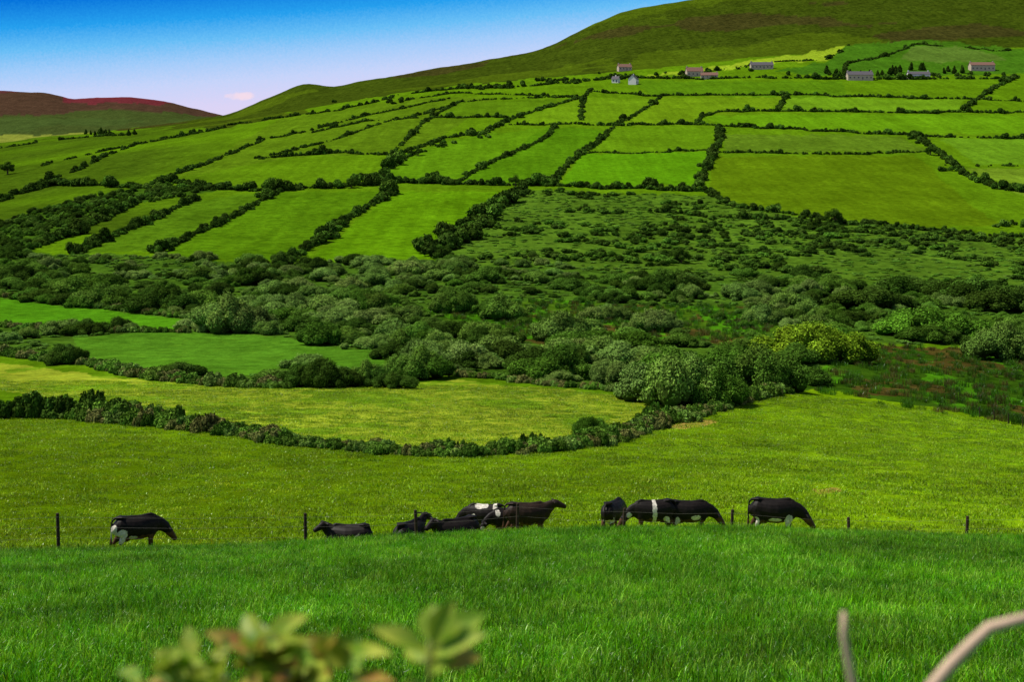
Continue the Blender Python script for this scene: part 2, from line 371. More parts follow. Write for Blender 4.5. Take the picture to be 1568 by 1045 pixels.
DARK=[(56,82,24),(52,76,22),(66,94,30)]; MID=[(78,114,34),(72,106,30),(90,124,42)]; PALE=[(110,136,62),(102,130,56),(96,126,50)]
class Bag:
    def __init__(s_): s_.p=[];s_.s=[];s_.t=[]
    def add(s_,x,y,rx,h,t,sink=0.08):
        s_.p.append((x,y,float(height(x,y))-h*sink)); s_.s.append((rx,rx*random.uniform(.85,1.15),h)); s_.t.append(np.clip(t,0.003,1))
    def emit(s_,name,cl):
        n=len(s_.p)
        if n: return scatter(name,np.array(s_.p),np.array(s_.s),rng.uniform(0,6.28,n),rng.integers(0,len(cl.objects),n),np.array(s_.t),cl)
def tone(cols): 
    c_=lin(random.choice(cols)); return c_*1.0*random.uniform(.72,1.28)*np.array([random.uniform(.93,1.07) for _ in range(3)])
def worldline(pl,near=False):
    W=[]
    for (a,b),(c_,d) in zip(pl[:-1],pl[1:]):
        n=max(2,int(abs(c_-a)/12)+int(abs(d-b)/6))
        for i in range(n): W.append(loc(a+(c_-a)*i/n,b+(d-b)*i/n,near))
    W.append(loc(*pl[-1],near)); return np.array(W)
def walk(W,step):
    d=np.r_[0,np.cumsum(np.linalg.norm(np.diff(W,axis=0),axis=1))]; t=np.arange(0,d[-1],step)
    return np.stack([np.interp(t,d,W[:,0]),np.interp(t,d,W[:,1])],1)
# ---- hillside hedgerows
B=Bag()
def hedge(pl,size=1.3,gap=0.08,big=0.06,cols=DARK+MID[:1],bag=None,jit=0.5):
    bag=bag or B; ph=random.uniform(0,100)
    for i,(x,y) in enumerate(walk(worldline(pl),size*0.7)):
        n=float(fbm(np.array([i*size*.05+ph]),np.array([ph]),3)[0])
        if random.random()<gap*(3 if n<.42 else .4): continue
        r=size*random.uniform(.5,1.1)*(.55+1.0*n)
        if random.random()<big: r*=random.uniform(1.4,2.3)
        bag.add(x+random.gauss(0,jit),y+random.gauss(0,jit),r*1.15,r*random.uniform(.9,1.5),tone(cols)*.85)
hedge([(20,300),(80,285),(140,285),(210,290),(260,280),(330,291),(420,293),(540,287),(600,282),(650,282),(790,284),(900,288),(1000,292),(1085,294)],2.2,.02,.24)
hedge([(215,303),(290,290),(420,294)],1.8,.2,.2)
hedge([(430,294),(340,342),(240,388)],1.9,.05,.1); hedge([(605,295),(540,332),(480,376),(440,404)],2.1,.05,.1)
hedge([(800,293),(745,330),(710,362),(670,398)],2.4,.02,.25,jit=1.8); hedge([(300,306),(180,362),(110,390)],1.7,.1,.1)
hedge([(210,312),(110,360),(40,385)],1.8,.1,.2); hedge([(0,310),(60,282),(120,262),(160,240),(210,222),(300,205)],1.6,.35,.1)
for pl,sz,gp in [
 ([(240,278),(330,247),(400,217),(470,202),(545,182),(620,166),(690,152)],1.2,.25),
 ([(390,244),(450,232),(520,212),(575,192),(640,178),(680,166)],1.2,.2),
 ([(400,244),(470,238),(530,236),(610,238),(680,213),(740,205)],1.6,.05),
 ([(575,277),(620,243),(650,232)],1.6,.05),([(700,280),(760,246),(800,230),(840,210),(850,192)],1.3,.12),
 ([(845,285),(870,252),(920,216),(945,192),(1000,160),(1012,150)],1.3,.1),
 ([(1070,288),(1085,252),(1102,216),(1100,194)],2.0,.02),([(740,206),(790,180),(840,165),(892,150)],1.3,.15),
 ([(780,193),(860,191),(960,193),(1060,191),(1100,194),(1200,199),(1300,204),(1400,209)],1.4,.06),
 ([(1100,234),(1200,236),(1300,238),(1400,235),(1440,236)],1.2,.2),([(1400,210),(1440,237),(1480,272),(1530,290),(1620,302)],2.0,.02),
 ([(1068,190),(1075,178),(1100,173),(1190,171),(1300,174),(1470,174),(1620,173)],1.5,.06),
 ([(900,140),(1000,149),(1060,146),(1200,146),(1300,149),(1480,153),(1620,158)],1.4,.1),
 ([(900,236),(980,235),(1085,232)],.7,.05),
 ([(1190,171),(1206,148)],1.4,.05),([(1475,172),(1500,150),(1530,132),(1560,118)],1.8,.1),([(890,185),(892,152),(905,138)],1.2,.15),
 ([(660,181),(740,180),(800,182)],1.2,.2),([(600,238),(640,196),(660,181),(705,156)],1.2,.2),([(705,157),(790,152),(892,150)],1.2,.2),
 ([(480,204),(560,186),(640,182)],1.1,.3),([(620,155),(690,144),(800,147),(892,150)],1.1,.25),
 ([(690,137),(780,136),(870,128),(960,119),(1060,122),(1180,120),(1290,122),(1420,122),(1560,120)],2.0,.15),
 ([(600,148),(690,137)],1.5,.3),([(1290,122),(1296,98),(1350,90),(1400,72)],1.5,.25),([(1080,112),(1170,99),(1265,93),(1300,73)],1.3,.3),
 ([(1400,72),(1480,76),(1560,80),(1640,84)],1.2,.4),([(1400,209),(1500,213),(1620,214)],1.3,.2),([(1445,255),(1520,256),(1620,258)],1.1,.3),
 ([(350,192),(440,180),(520,170),(600,150)],1.2,.5),([(60,255),(160,232),(260,212),(345,196)],1.3,.5),([(-100,240),(0,226),(120,212),(200,208)],1.5,.4)]:
    hedge(pl,sz*1.22,gp,.09)
for a_,b_,v_,k_ in [(820,885,126,20),(700,780,136,14),(900,960,119,10),(1130,1160,108,4),(500,620,158,6),(1000,1060,117,6),(1200,1290,120,8),(1420,1560,116,10)]:
    for i in range(k_):
        x,y=loc(random.uniform(a_,b_),v_+random.gauss(0,1.5)); r=random.uniform(2.4,4.6); B.add(x,y,r,r*random.uniform(.9,1.3),tone(DARK)*.85)
B.emit('hillside_hedgerow',C_small)
B=Bag()
hedge([(1080,296),(1130,320),(1200,328),(1280,342),(1400,352),(1500,362),(1640,370)],1.7,.02,.05)
hedge([(1000,325),(1080,334),(1200,338),(1300,356),(1450,368),(1640,384)],1.5,.1,.15)
for u0,v0,k_ in [(720,205,8),(690,222,6),(1465,265,4),(290,288,4),(205,308,8),(150,322,6),(60,345,6),(1555,345,5),(600,276,5),(660,275,5),(540,278,5),(1410,215,4),(1440,372,4)]:
    for i in range(k_):
        x,y=loc(u0+random.gauss(0,16),v0+random.gauss(0,3)); r=random.uniform(1.8,3.2); B.add(x,y,r,r*1.2,tone(DARK+MID))
B.emit('hedge_bank',C_small)
# ---- valley scrub
B=Bag(); Bs=Bag()
NC=25000
YY=np.sqrt(rng.uniform(150**2,780**2,NC)); UU=rng.uniform(-250,1820,NC); XX=(UU-CU)/F*YY; VV=tabV(UU,YY)
inS1=inpoly(UU,VV,S1); inS2=inpoly(UU,VV,S2); inS3=inpoly(UU,VV,S3); ex=inpoly(UU,VV,FN)|inpoly(UU,VV,FO)|inpoly(UU,VV,FM); mar=inpoly(UU,VV,MA)|inpoly(UU,VV,MB)
dn=fbm(XX*0.03,YY*0.03,111); pn=fbm(XX*.02,YY*.02,5)
for i in range(NC):
    x,y=XX[i],YY[i]
    if ex[i]: continue
    if mar[i]:
        if random.random()<0.05 and y>170 and VV[i]<530: B.add(x,y,random.uniform(1,2.6),random.uniform(1,2),tone(MID))
        continue
    if inS1[i]:
        q=random.random()
        if q<0.24 and dn[i]>.38:
            r=random.uniform(1.6,4.8)*(1.15 if dn[i]>.5 else .85); pal=PALE if pn[i]>.49 else MID
            if random.random()<.28: pal=DARK
            B.add(x,y,r,r*random.uniform(.6,.95),tone(pal))
        elif q<0.8: Bs.add(x,y,random.uniform(.9,1.9),random.uniform(.35,.8),tone([(80,118,40),(74,110,34),(90,122,46)]))
    elif inS2[i]:
        if dn[i]>.53 and random.random()<.30: r=random.uniform(1.2,2.8); Bs.add(x,y,r*1.3,r*.9,tone(DARK+MID[:2]))
        elif random.random()<.6: Bs.add(x,y,random.uniform(1.0,2.2),random.uniform(.25,.6),tone([(86,128,38),(80,122,34),(98,134,48)]))
    elif inS3[i] and random.random()<.4: r=random.uniform(1.3,3.2); B.add(x,y,r,r*.95,tone(DARK+MID))
def big(u0,v0,w,h,cols,k_=3):
    x,y=loc(u0,v0); W=w/F*y/2*1.12; H=h/F*y
    for i in range(k_):
        q=(i-(k_-1)/2)/max(1,k_-1)*2 if k_>1 else 0
        B.add(x+q*W*0.42,y+random.uniform(0.5,3)+W*.3,W*(0.8 if k_>1 else 1),H*(1-0.2*abs(q))*random.uniform(.95,1.08),tone(cols),0.03)
for a_ in [(345,515,105,60,PALE),(475,596,85,54,DARK),(560,592,66,42,MID),(645,582,95,52,MID),(865,527,100,55,PALE),(700,485,72,48,MID),(768,493,85,42,MID),(850,583,120,60,MID),
 (1040,628,150,95,PALE),(1030,600,130,75,MID),(1165,602,130,82,MID),(1105,628,110,66,MID),(1000,512,75,42,PALE),(942,597,75,48,PALE),(1255,556,145,66,[(112,142,30),(104,134,28)]),(1335,478,120,44,DARK),(1430,522,145,54,[(88,128,34)]),
 (1545,556,120,64,PALE),(1172,497,64,34,PALE),(905,675,60,40,MID),(122,515,56,28,DARK),(95,562,60,36,DARK),(265,582,76,28,DARK),(500,530,90,42,MID),(570,480,80,38,MID),(250,480,90,44,DARK),(150,470,90,38,MID),(380,440,80,30,DARK),(1030,450,80,38,DARK),(1500,470,130,46,DARK),(1560,480,120,46,DARK),(1210,480,90,36,PALE),(640,530,70,40,MID),(770,560,90,42,DARK),(700,560,80,46,DARK),(880,560,60,40,DARK),(20,440,70,34,DARK),(120,455,90,34,MID),(1400,455,110,38,DARK),(930,490,60,30,PALE),(440,500,80,34,MID),(600,598,70,30,DARK),(520,596,70,34,DARK)]:
    big(*a_)
B.emit('valley_willow_scrub',C_bush); Bs.emit('bracken_and_bramble',C_small)
# ---- near hedge-bank
B=Bag()
HB=[(88,122,40),(80,112,36),(100,128,54),(64,92,28),(104,108,56)]
hl=[(-250,640),(0,636),(100,640),(200,648),(300,660),(380,672),(450,684),(600,697),(700,701),(800,696),(850,692),(930,678),(1010,652),(1070,640),(1130,618),(1200,600)]
for (x,y) in walk(worldline(hl),0.32):
    u=CU+F*x/y; nn_=float(fbm(np.array([x*.25]),np.array([y*.25]),41)[0]); r0=np.interp(u,[0,200,320,420,800,1000,1200],[1.8,1.5,1.1,.85,.9,1.2,1.3])*(.35+1.35*nn_)
    for k_ in range(2):
        r=r0*random.uniform(.5,1.2); B.add(x+random.gauss(0,.3),y+random.uniform(-.7,2.2),r,r*random.uniform(1.0,1.9),tone(HB))
for (u0,v0,w,h) in [(90,640,150,50),(20,640,90,44),(250,654,60,38),(290,657,50,32),(160,642,80,38),(815,692,44,38),(1010,648,60,34),(440,682,30,24),(700,698,40,26)]:
    x,y=loc(u0,v0)
    for i in range(8): 
        W=w/F*y/2; B.add(x+random.uniform(-.8,.8)*W,y+random.uniform(0,2),W*.45,h/F*y*random.uniform(.9,1.6),tone(DARK+MID[:2]))
for pl,sz in [([(690,574),(770,580),(850,592),(930,600),(1010,612)],1.0),([(0,545),(130,560),(210,578),(320,590),(440,596)],1.4),([(0,500),(130,508),(290,512)],1.3),([(0,455),(130,468),(290,488),(420,512)],1.5)]:
    for (x,y) in walk(worldline(pl),.7): r=sz*random.uniform(.5,1.4); B.add(x,y+random.uniform(-.6,.6),r*1.1,r*1.5,tone(HB))
B.emit('bramble_hedge_bank',C_bramble)
# ---- conifers near houses
B=Bag()
for a_,b_,v_,k_ in [(1265,1300,116,7),(1300,1345,118,5),(1350,1385,114,12),(1385,1420,108,4),(130,215,206,14),(1440,1480,112,4)]:
    for i in range(k_):
        x,y=loc(random.uniform(a_,b_),v_+random.gauss(0,1)); r=random.uniform(2.6,4.4); B.add(x,y,r*1.1,r*random.uniform(.9,1.3),tone(DARK)*.65)
B.emit('distant_shelter_belt',C_conic)
# ---- grasses
def grassfield(name,n,y0,y1,cl,cols,sc0,sc1,cond=None,w=0.43,pat=(.25,.12),amp=.5,var=.16):
    Y=np.sqrt(rng.uniform(y0*y0,y1*y1,n)); X=rng.uniform(-w,w,n)*Y
    if cond is not None:
        k_=cond(X,Y); X=X[k_];Y=Y[k_]
    n=len(X); Z=height(X,Y); s_=rng.uniform(sc0,sc1,n); t=tintvar(n,cols,var)
    q=fbm(X*pat[0],Y*pat[1],121); t=np.clip(t*((1-amp/2)+amp*q)[:,None],0.002,1)
    h_=rng.uniform(.7,1.25,n)*(.6+.8*fbm(X*.8,Y*.5,127))
    scatter(name,np.stack([X,Y,Z],1),np.stack([s_,s_,s_*h_],1),rng.uniform(0,6.28,n),rng.integers(0,len(cl.objects),n),t,cl)
grassfield('meadow_grass',30000,8,47,C_meadow,[(98,166,12),(84,152,10),(116,178,18),(76,146,12),(140,188,60)],.75,1.3,pat=(.3,.22),amp=1.0,var=.28)
def pc(X,Y):
    U=CU+F*X/Y; V=tabV(U,Y); return (V>np.interp(U,H1U,H1V)+2)|inpoly(U,V,FM)
grassfield('pasture_grass',26000,48,175,C_past,[(120,156,12),(130,166,16),(106,148,10),(154,182,44)],.8,1.8,pc,pat=(.1,.1),amp=.9,var=.22)
def mc(X,Y):
    U=CU+F*X/Y; V=tabV(U,Y); return inpoly(U,V,MB)|inpoly(U,V,MA)
grassfield('marsh_rushes',9000,120,340,C_rush,[(68,108,24),(58,98,20),(92,90,42),(72,124,22)],.7,1.5,mc,.5,pat=(.1,.06),amp=1.0)
# ---------------------------------------------------------------- lofts
def loft(co,fc,pts,rad,n=14,side=(0,1,0)):
    pts=[Vector(p_) for p_ in pts]; S=Vector(side); base=len(co)
    for i,p_ in enumerate(pts):
        t=(pts[min(i+1,len(pts)-1)]-pts[max(i-1,0)]).normalized(); sd=(S-t*S.dot(t)).normalized(); up=t.cross(sd)
        rw,rh=rad[i] if isinstance(rad[i],(tuple,list)) else (rad[i],rad[i])
        for k_ in range(n):
            a=2*math.pi*k_/n; co.append(tuple(p_+sd*math.cos(a)*rw+up*math.sin(a)*rh))
    for i in range(len(pts)-1):
        for k_ in range(n):
            a=base+i*n+k_; b=base+i*n+(k_+1)%n; fc.append([a,b,b+n,a+n])
    fc.append([base+k_ for k_ in range(n)][::-1]); e=base+(len(pts)-1)*n; fc.append([e+k_ for k_ in range(n)])
# ---------------------------------------------------------------- cows
m,nt,out=newmat('cow_hide'); M_cow=m; p=N(nt,'ShaderNodeBsdfPrincipled'); at=N(nt,'ShaderNodeVertexColor',layer_name='hide'); tc=N(nt,'ShaderNodeTexCoord')
f=maprange(nt,noise(nt,tc.outputs['Object'],9,5),.3,.7,.6,1.5); cb=N(nt,'ShaderNodeCombineXYZ'); [nt.links.new(f,cb.inputs[i]) for i in range(3)]
nt.links.new(mixc(nt,1.0,at.outputs[0],cb.outputs[0],'MULTIPLY'),p.inputs['Base Color']); p.inputs['Roughness'].default_value=.55; p.inputs['Specular IOR Level'].default_value=.18
nt.links.new(p.outputs[0],out.inputs[0])
def cowmesh(pose,turn=0.0):
    co=[];fc=[]; dz=-0.54 if pose=='lie' else 0.0
    T=[(-.87,1.14,.12,.10),(-.83,1.10,.25,.20),(-.7,1.05,.34,.28),(-.5,1.00,.39,.31),(-.2,.945,.43,.37),(.1,.93,.44,.37),(.38,.96,.41,.30),(.58,.99,.37,.24),(.74,1.03,.29,.18),(.85,1.05,.19,.12)]
    wd=1.15 if pose=='lie' else 1
    loft(co,fc,[(a,0,b+dz) for a,b,c_,d in T],[(d*wd,c_*(.95 if pose=='lie' else 1)) for a,b,c_,d in T],18)
    loft(co,fc,[(-.82,0,1.35+dz),(-.6,0,1.40+dz),(-.4,0,1.36+dz),(.1,0,1.34+dz),(.5,0,1.38+dz),(.7,0,1.29+dz)],[(.05,.05),(.22,.04),(.12,.05),(.08,.05),(.07,.06),(.06,.06)],10)
    if pose=='graze': nk=[(.55,0,1.04),(.84,0,.97),(1.04,0,.84),(1.14,0,.72)]; hd=(1.11,0,.76); hdir=Vector((.6,0,-.8))
    elif pose=='lie': nk=[(.55,0,.5),(.78,0,.64),(.93,0,.78),(1.0,0,.86)]; hd=(.97,0,.87); hdir=Vector((.9,0,-.4))
    else: nk=[(.55,0,1.06),(.78,0,1.16),(.94,0,1.28),(1.02,0,1.35)]; hd=(1.0,0,1.37); hdir=Vector((.93,0,-.36))
    if turn and pose!='graze':
        nk[3]=(nk[3][0]-.06,math.sin(turn)*.1,nk[3][2]); hd=(hd[0]-.06,math.sin(turn)*.12,hd[2]); hdir=Vector((hdir.x*math.cos(turn),math.sin(turn),hdir.z))
    hdir.normalize(); hd=Vector(hd); loft(co,fc,nk,[(.19,.33),(.15,.26),(.12,.2),(.11,.16)],12)
    hs=Vector((0,1,0)) if abs(hdir.y)<.3 else Vector((-hdir.y,hdir.x,0)).normalized()
    loft(co,fc,[hd+hdir*t for t in (-.08,0,.13,.28,.43,.51,.55)],[(.06,.07),(.12,.135),(.135,.155),(.105,.125),(.095,.095),(.1,.085),(.07,.055)],12,hs)
    up=hdir.cross(hs)*-1
    if up.z<0: up=-up
    for sg in (1,-1):
        e0=hd+hs*sg*.1+up*.06; loft(co,fc,[e0,e0+hs*sg*.1+up*.02,e0+hs*sg*.19,e0+hs*sg*.25-up*.03],[(.035,.03),(.07,.024),(.065,.022),(.02,.014)],8,hdir)
        if pose=='lie':
            loft(co,fc,[(.5,sg*.2,.35),(.62,sg*.24,.18),(.78,sg*.26,.09),(.62,sg*.3,.06),(.45,sg*.3,.05)],[.13,.09,.065,.05,.05],10)
            loft(co,fc,[(-.5,sg*.24,.4),(-.3,sg*.36,.28),(-.05,sg*.46,.16),(-.3,sg*.5,.08),(.0,sg*.52,.05),(.1,sg*.52,.05)],[.22,.17,.09,.06,.05,.05],10)
        else:
            st=.12*sg
            loft(co,fc,[(.5,sg*.14,.95),(.5,sg*.17,.72),(.49+st*.3,sg*.17,.54),(.5+st*.6,sg*.17,.37),(.5+st*.8,sg*.17,.2),(.5+st,sg*.17,.1),(.53+st,sg*.17,.03),(.54+st,sg*.17,0)],[(.12,.2),(.1,.16),(.08,.1),(.062,.068),(.044,.048),(.052,.054),(.06,.075),(.06,.08)],10)
            loft(co,fc,[(-.6,sg*.14,1.02),(-.55,sg*.18,.8),(-.56-st*.3,sg*.18,.64),(-.7-st*.5,sg*.17,.48),(-.73-st*.6,sg*.17,.42),(-.71-st*.7,sg*.17,.25),(-.69-st*.8,sg*.17,.11),(-.66-st*.8,sg*.17,.03),(-.65-st*.8,sg*.17,0)],[(.15,.27),(.13,.22),(.1,.15),(.062,.085),(.056,.068),(.044,.052),(.054,.054),(.06,.075),(.06,.08)],10)
    if pose!='lie':
        loft(co,fc,[(-.42,0,.72),(-.38,0,.56),(-.36,0,.48)],[(.17,.2),(.14,.17),(.08,.1)],10)
        loft(co,fc,[(-.8,0,1.36),(-.9,0,1.28),(-.95,0,1.0),(-.94,0,.7),(-.95,0,.48),(-.95,0,.38)],[.045,.035,.028,.028,.055,.02],8)
    else: loft(co,fc,[(-.8,0,.78),(-.92,.05,.5),(-.95,.15,.2),(-.9,.3,.06)],[.04,.03,.03,.04],8)
    me=bpy.data.meshes.new('tmp'); me.from_pydata(co,[],fc); o=bpy.data.objects.new('tmp',me); sc.collection.objects.link(o)
    bm=bmesh.new(); bm.from_mesh(me); bmesh.ops.recalc_face_normals(bm,faces=bm.faces); bm.to_mesh(me); bm.free()
    md=o.modifiers.new('r','REMESH'); md.mode='VOXEL'; md.voxel_size=.02; sm=o.modifiers.new('s','SMOOTH'); sm.factor=.5; sm.iterations=3
    dg=bpy.context.evaluated_depsgraph_get(); me2=bpy.data.meshes.new_from_object(o.evaluated_get(dg)); bpy.data.objects.remove(o)
    me2.polygons.foreach_set('use_smooth',np.ones(len(me2.polygons),bool)); return me2,hd+hdir*.5
cache={}
def cow(u,y,head,pose,scl,patches,turn=0,base=(26,20,18)):
    key=(pose,turn)
    if key not in cache: cache[key]=cowmesh(pose,turn)
    src,muz=cache[key]; me=src.copy(); me.name='cow'; n=len(me.vertices); c_=np.empty(n*3); me.vertices.foreach_get('co',c_); c_=c_.reshape(-1,3)
    col=np.tile(lin(base),(n,1))
    w=fbm(c_[:,0]*6+u,c_[:,2]*6+c_[:,1]*3,int(u))-.5
    belly=(c_[:,2]<.66+w*.25)&(pose!='lie'); col[belly]=lin((84,58,38))
    for (px_,py_,pz_,rx,ry,rz) in patches:
        m_=((c_[:,0]-px_)/rx)**2+((c_[:,1]-py_)/ry)**2+((c_[:,2]-pz_)/rz)**2+w*1.6<1; col[m_]=lin((212,204,190))
    col[c_[:,2]<.055]=lin((60,52,44))
    mz=np.linalg.norm(c_-np.array(muz),axis=1)<.07; col[mz]=lin((60,52,52))
    a=me.color_attributes.new('hide','FLOAT_COLOR','POINT'); a.data.foreach_set('color',np.concatenate([col,np.ones((n,1))],1).astype(np.float32).ravel())
    me.materials.clear(); me.materials.append(M_cow); o=bpy.data.objects.new('cow',me); sc.collection.objects.link(o)
    x=(u-CU)/F*y; o.location=(x,y,float(height(x,y))-.01); o.rotation_euler=(0,0,math.radians(head)); o.scale=(scl,)*3
cow(210,50.5,30,'graze',.98,[(-.62,-.25,.75,.18,.3,.28),(-.85,-.1,.8,.12,.2,.3),(-.2,-.35,.62,.2,.2,.1)])
cow(534,50.5,178,'lie',.92,[(.25,.4,.2,.25,.4,.12)],.6)
cow(628,51,60,'lie',.95,[(-.8,0,.3,.12,.2,.12)])
cow(699,52,212,'lie',1.02,[(.5,-.2,.25,.12,.2,.2)],.3)
cow(742,56.5,172,'graze',.92,[(.1,.1,1.34,.3,.5,.12),(-.5,0,1.3,.12,.5,.16),(.45,.3,.8,.12,.2,.2)])
cow(778,54,200,'graze',.84,[(-.1,.3,.8,.18,.3,.25),(.55,0,1.2,.1,.4,.15),(1.25,0,.55,.1,.2,.1)])
cow(808,52.5,8,'alert',.96,[(-.4,-.3,.6,.08,.2,.1)],0,(44,31,23))
cow(940,55,62,'graze',.95,[(-.62,0,.7,.14,.3,.25)])
cow(1000,52.5,186,'graze',.93,[(.0,0,1.0,.11,.6,.6),(1.0,.1,.85,.10,.3,.14),(-.5,.3,.6,.12,.2,.2)])
cow(1056,52.8,4,'graze',.93,[(-.55,-.25,.6,.12,.2,.25),(.2,-.36,.75,.2,.2,.12)])
cow(1186,51,-4,'graze',1.0,[(.48,-.25,.62,.14,.2,.22),(-.7,-.25,.55,.14,.2,.22),(.0,-.36,.66,.25,.2,.08)])
# ---------------------------------------------------------------- fence
M_wood=simple('weathered_fence_wood',L3(62,50,40),.9,.4,10); M_wire=simple('galvanised_wire',L3(120,116,108),.5,.1,10)
def empty(name,x=0,y=0,z=0):
    e=bpy.data.objects.new(name,None); sc.collection.objects.link(e); e.location=(x,y,z); e.empty_display_size=.2; return e
def child(name,co,fc,mat,par,smooth=False):
    o=bpy.data.objects.new(name,mesh_np(name,co,fc,[mat],smooth=smooth)); sc.collection.objects.link(o); o.parent=par; return o
fe=empty('wire_fence'); fp=[(-300,44.5,1.15),(90,46.3,1.3),(468,47.5,1.1),(638,48.5,1.05),(792,49.3,1.2),(955,50,.95),(1120,50.3,.95),(1300,50.4,.8),(1480,50.4,1.0),(1900,50.5,1.1)]; tops=[]
for i,(u,y,h) in enumerate(fp):
    x=(u-CU)/F*y; z=float(height(x,y)); lx=random.uniform(-.05,.05); co=[];fc=[]
    loft(co,fc,[(x,y,z-.3),(x+lx*.5,y,z+h*.5),(x+lx,y,z+h-.02),(x+lx,y,z+h)],[.06,.057,.054,.04],9,(0,1,0)); child('post_%d'%i,co,fc,M_wood,fe); tops.append((x+lx,y,z+h))
for k_,dzz in enumerate((.12,.45,.8)):
    co=[];fc=[]
    for a,b in zip(tops[:-1],tops[1:]):
        A=Vector(a)-Vector((0,.06,dzz)); Bv=Vector(b)-Vector((0,.06,dzz)); loft(co,fc,[A,A.lerp(Bv,.5)-Vector((0,0,.05)),Bv],[.0025]*3,4,(0,1,0))
    child('wire_%d'%k_,co,fc,M_wire,fe)
fe=empty('marsh_fence')
for i in range(9):
    x,y=loc(1500+i*22,640+i*5); z=float(height(x,y)); co=[];fc=[]; loft(co,fc,[(x,y,z-.2),(x,y,z+1.2)],[.07,.06],7,(0,1,0)); child('post_%d'%i,co,fc,M_wood,fe)
# ---------------------------------------------------------------- houses
M_white=simple('white_render',L3(222,220,214),.8,.06,1); M_stone=simple('stone_wall',L3(186,170,150),.85,.2,2); M_slate=simple('slate_roof',L3(92,88,92),.7,.2,2)
M_red=simple('red_tile_roof',L3(124,92,80),.8,.2,2); M_glass=simple('window_glass',L3(30,36,44),.2,.1,1,.5)
def box(co,fc,x0,x1,y0,y1,z0,z1):
    b=len(co); co+=[(x0,y0,z0),(x1,y0,z0),(x1,y1,z0),(x0,y1,z0),(x0,y0,z1),(x1,y0,z1),(x1,y1,z1),(x0,y1,z1)]
    fc+=[[b+3,b+2,b+1,b],[b+4,b+5,b+6,b+7],[b,b+1,b+5,b+4],[b+1,b+2,b+6,b+5],[b+2,b+3,b+7,b+6],[b+3,b,b+4,b+7]]
def house(u,v,Lx,D,H,R,wall,roof,rot=0,ch=2):
    x,y=loc(u,v); y-=4; x=(u-CU)/F*y; z=float(height(x,y))+.1; e=empty('farmhouse',x,y,z); e.rotation_euler=(0,0,math.radians(rot)); l=Lx/2; d=D/2
    co=[(-l,-d,-3),(l,-d,-3),(l,d,-3),(-l,d,-3),(-l,-d,H),(l,-d,H),(l,d,H),(-l,d,H),(-l,0,H+R),(l,0,H+R)]
    child('walls',co,[[0,1,5,4],[2,3,7,6],[1,2,6,9,5],[3,0,4,8,7],[4,5,9,8],[6,7,8,9]],wall,e)
    o=.4; k_=R/d; zz=H-o*k_; t=.25
    co=[(-l-o,-d-o,zz+.05),(l+o,-d-o,zz+.05),(l+o,0,H+R+.05),(-l-o,0,H+R+.05),(l+o,d+o,zz+.05),(-l-o,d+o,zz+.05)]; co+=[(a,b,c_+t) for a,b,c_ in co]
    child('roof',co,[[0,1,2,3],[3,2,4,5],[6,9,8,7],[9,11,10,8],[0,6,7,1],[4,10,11,5],[1,7,8,2],[2,8,10,4],[0,3,9,6],[3,5,11,9]],roof,e)
    co=[];fc=[]
    for q in ([-l+.7,l-.7] if ch==2 else [0]): box(co,fc,q-.5,q+.5,-.4,.4,H+R-.6,H+R+1.3)
    child('chimneys',co,fc,wall,e); co=[];fc=[]; n=max(2,int(Lx/3.2))
    for i in range(n):
        q=-l+Lx*(i+.5)/n
        if i==n//2: box(co,fc,q-.5,q+.5,-d-.03,-d+.1,0,2.1)
        else: box(co,fc,q-.6,q+.6,-d-.03,-d+.1,1.0,2.2)
    child('windows_and_door',co,fc,M_glass,e)
for a_ in [(956,111,13,8,3.2,3,M_stone,M_red,10),(943,127,6,6,3,2.5,M_white,M_slate,-20,1),(970,129,9,7,4.5,3.2,M_white,M_slate,70,1),(1063,116,15,9,4,3.8,M_stone,M_red,5),(1086,121,15,8,3,2.6,M_stone,M_red,-5),
 (1166,106,21,8,3.2,3,M_stone,M_slate,0),(1316,121,22,9,4,3.2,M_stone,M_slate,0),(1406,119,19,8,3.6,2.4,M_white,M_slate,0),(1503,107,22,9,4.5,2.8,M_stone,M_red,0)]: house(*a_)
# ---------------------------------------------------------------- trees
def treemesh(seed):
    r=np.random.default_rng(seed); co=[];fc=[]; loft(co,fc,[(0,0,-.3),(.1,0,1),(0,.1,2.0),(.1,0,3.2)],[.28,.2,.16,.07],8,(0,1,0)); cen=[]
    for i in range(9):
        a=i*2.4; L_=r.uniform(1.2,2.0); z0=r.uniform(1.0,2.4); e=np.array([math.cos(a)*L_,math.sin(a)*L_,z0+r.uniform(.2,1.6)]); loft(co,fc,[(0.03,0,z0),(e[0]*.5,e[1]*.5,z0+.5),tuple(e)],[.09,.06,.025],6,(.3,.2,1)); cen.append((e,r.uniform(.65,1.0)))
    cen.append((np.array([0,0,4.1]),1.0)); cen.append((np.array([.3,.2,3.2]),1.2)); nb=len(fc); off=len(co); P=[];D=[]
    for c_,rd in cen:
        d=r.normal(0,1,(420,3)); d/=np.linalg.norm(d,axis=1)[:,None]; P.append(c_+d*(rd*r.random((420,1))**.4)); D.append(d)
    P=np.concatenate(P); D=np.concatenate(D); lv=leaves(P,D,.13,r); co=co+[tuple(q) for q in lv]; fc+=[[off+4*i+j for j in range(4)] for i in range(len(P))]
    return mesh_np('hawthorn_tree',co,fc,[M_bark,M_treeleaf],[0]*nb+[1]*len(P))
M_treeleaf=leafmat('hawthorn_leaves',L3(62,90,26),tint=False,trans=0,spec=0)
TM=[treemesh(i) for i in range(3)]
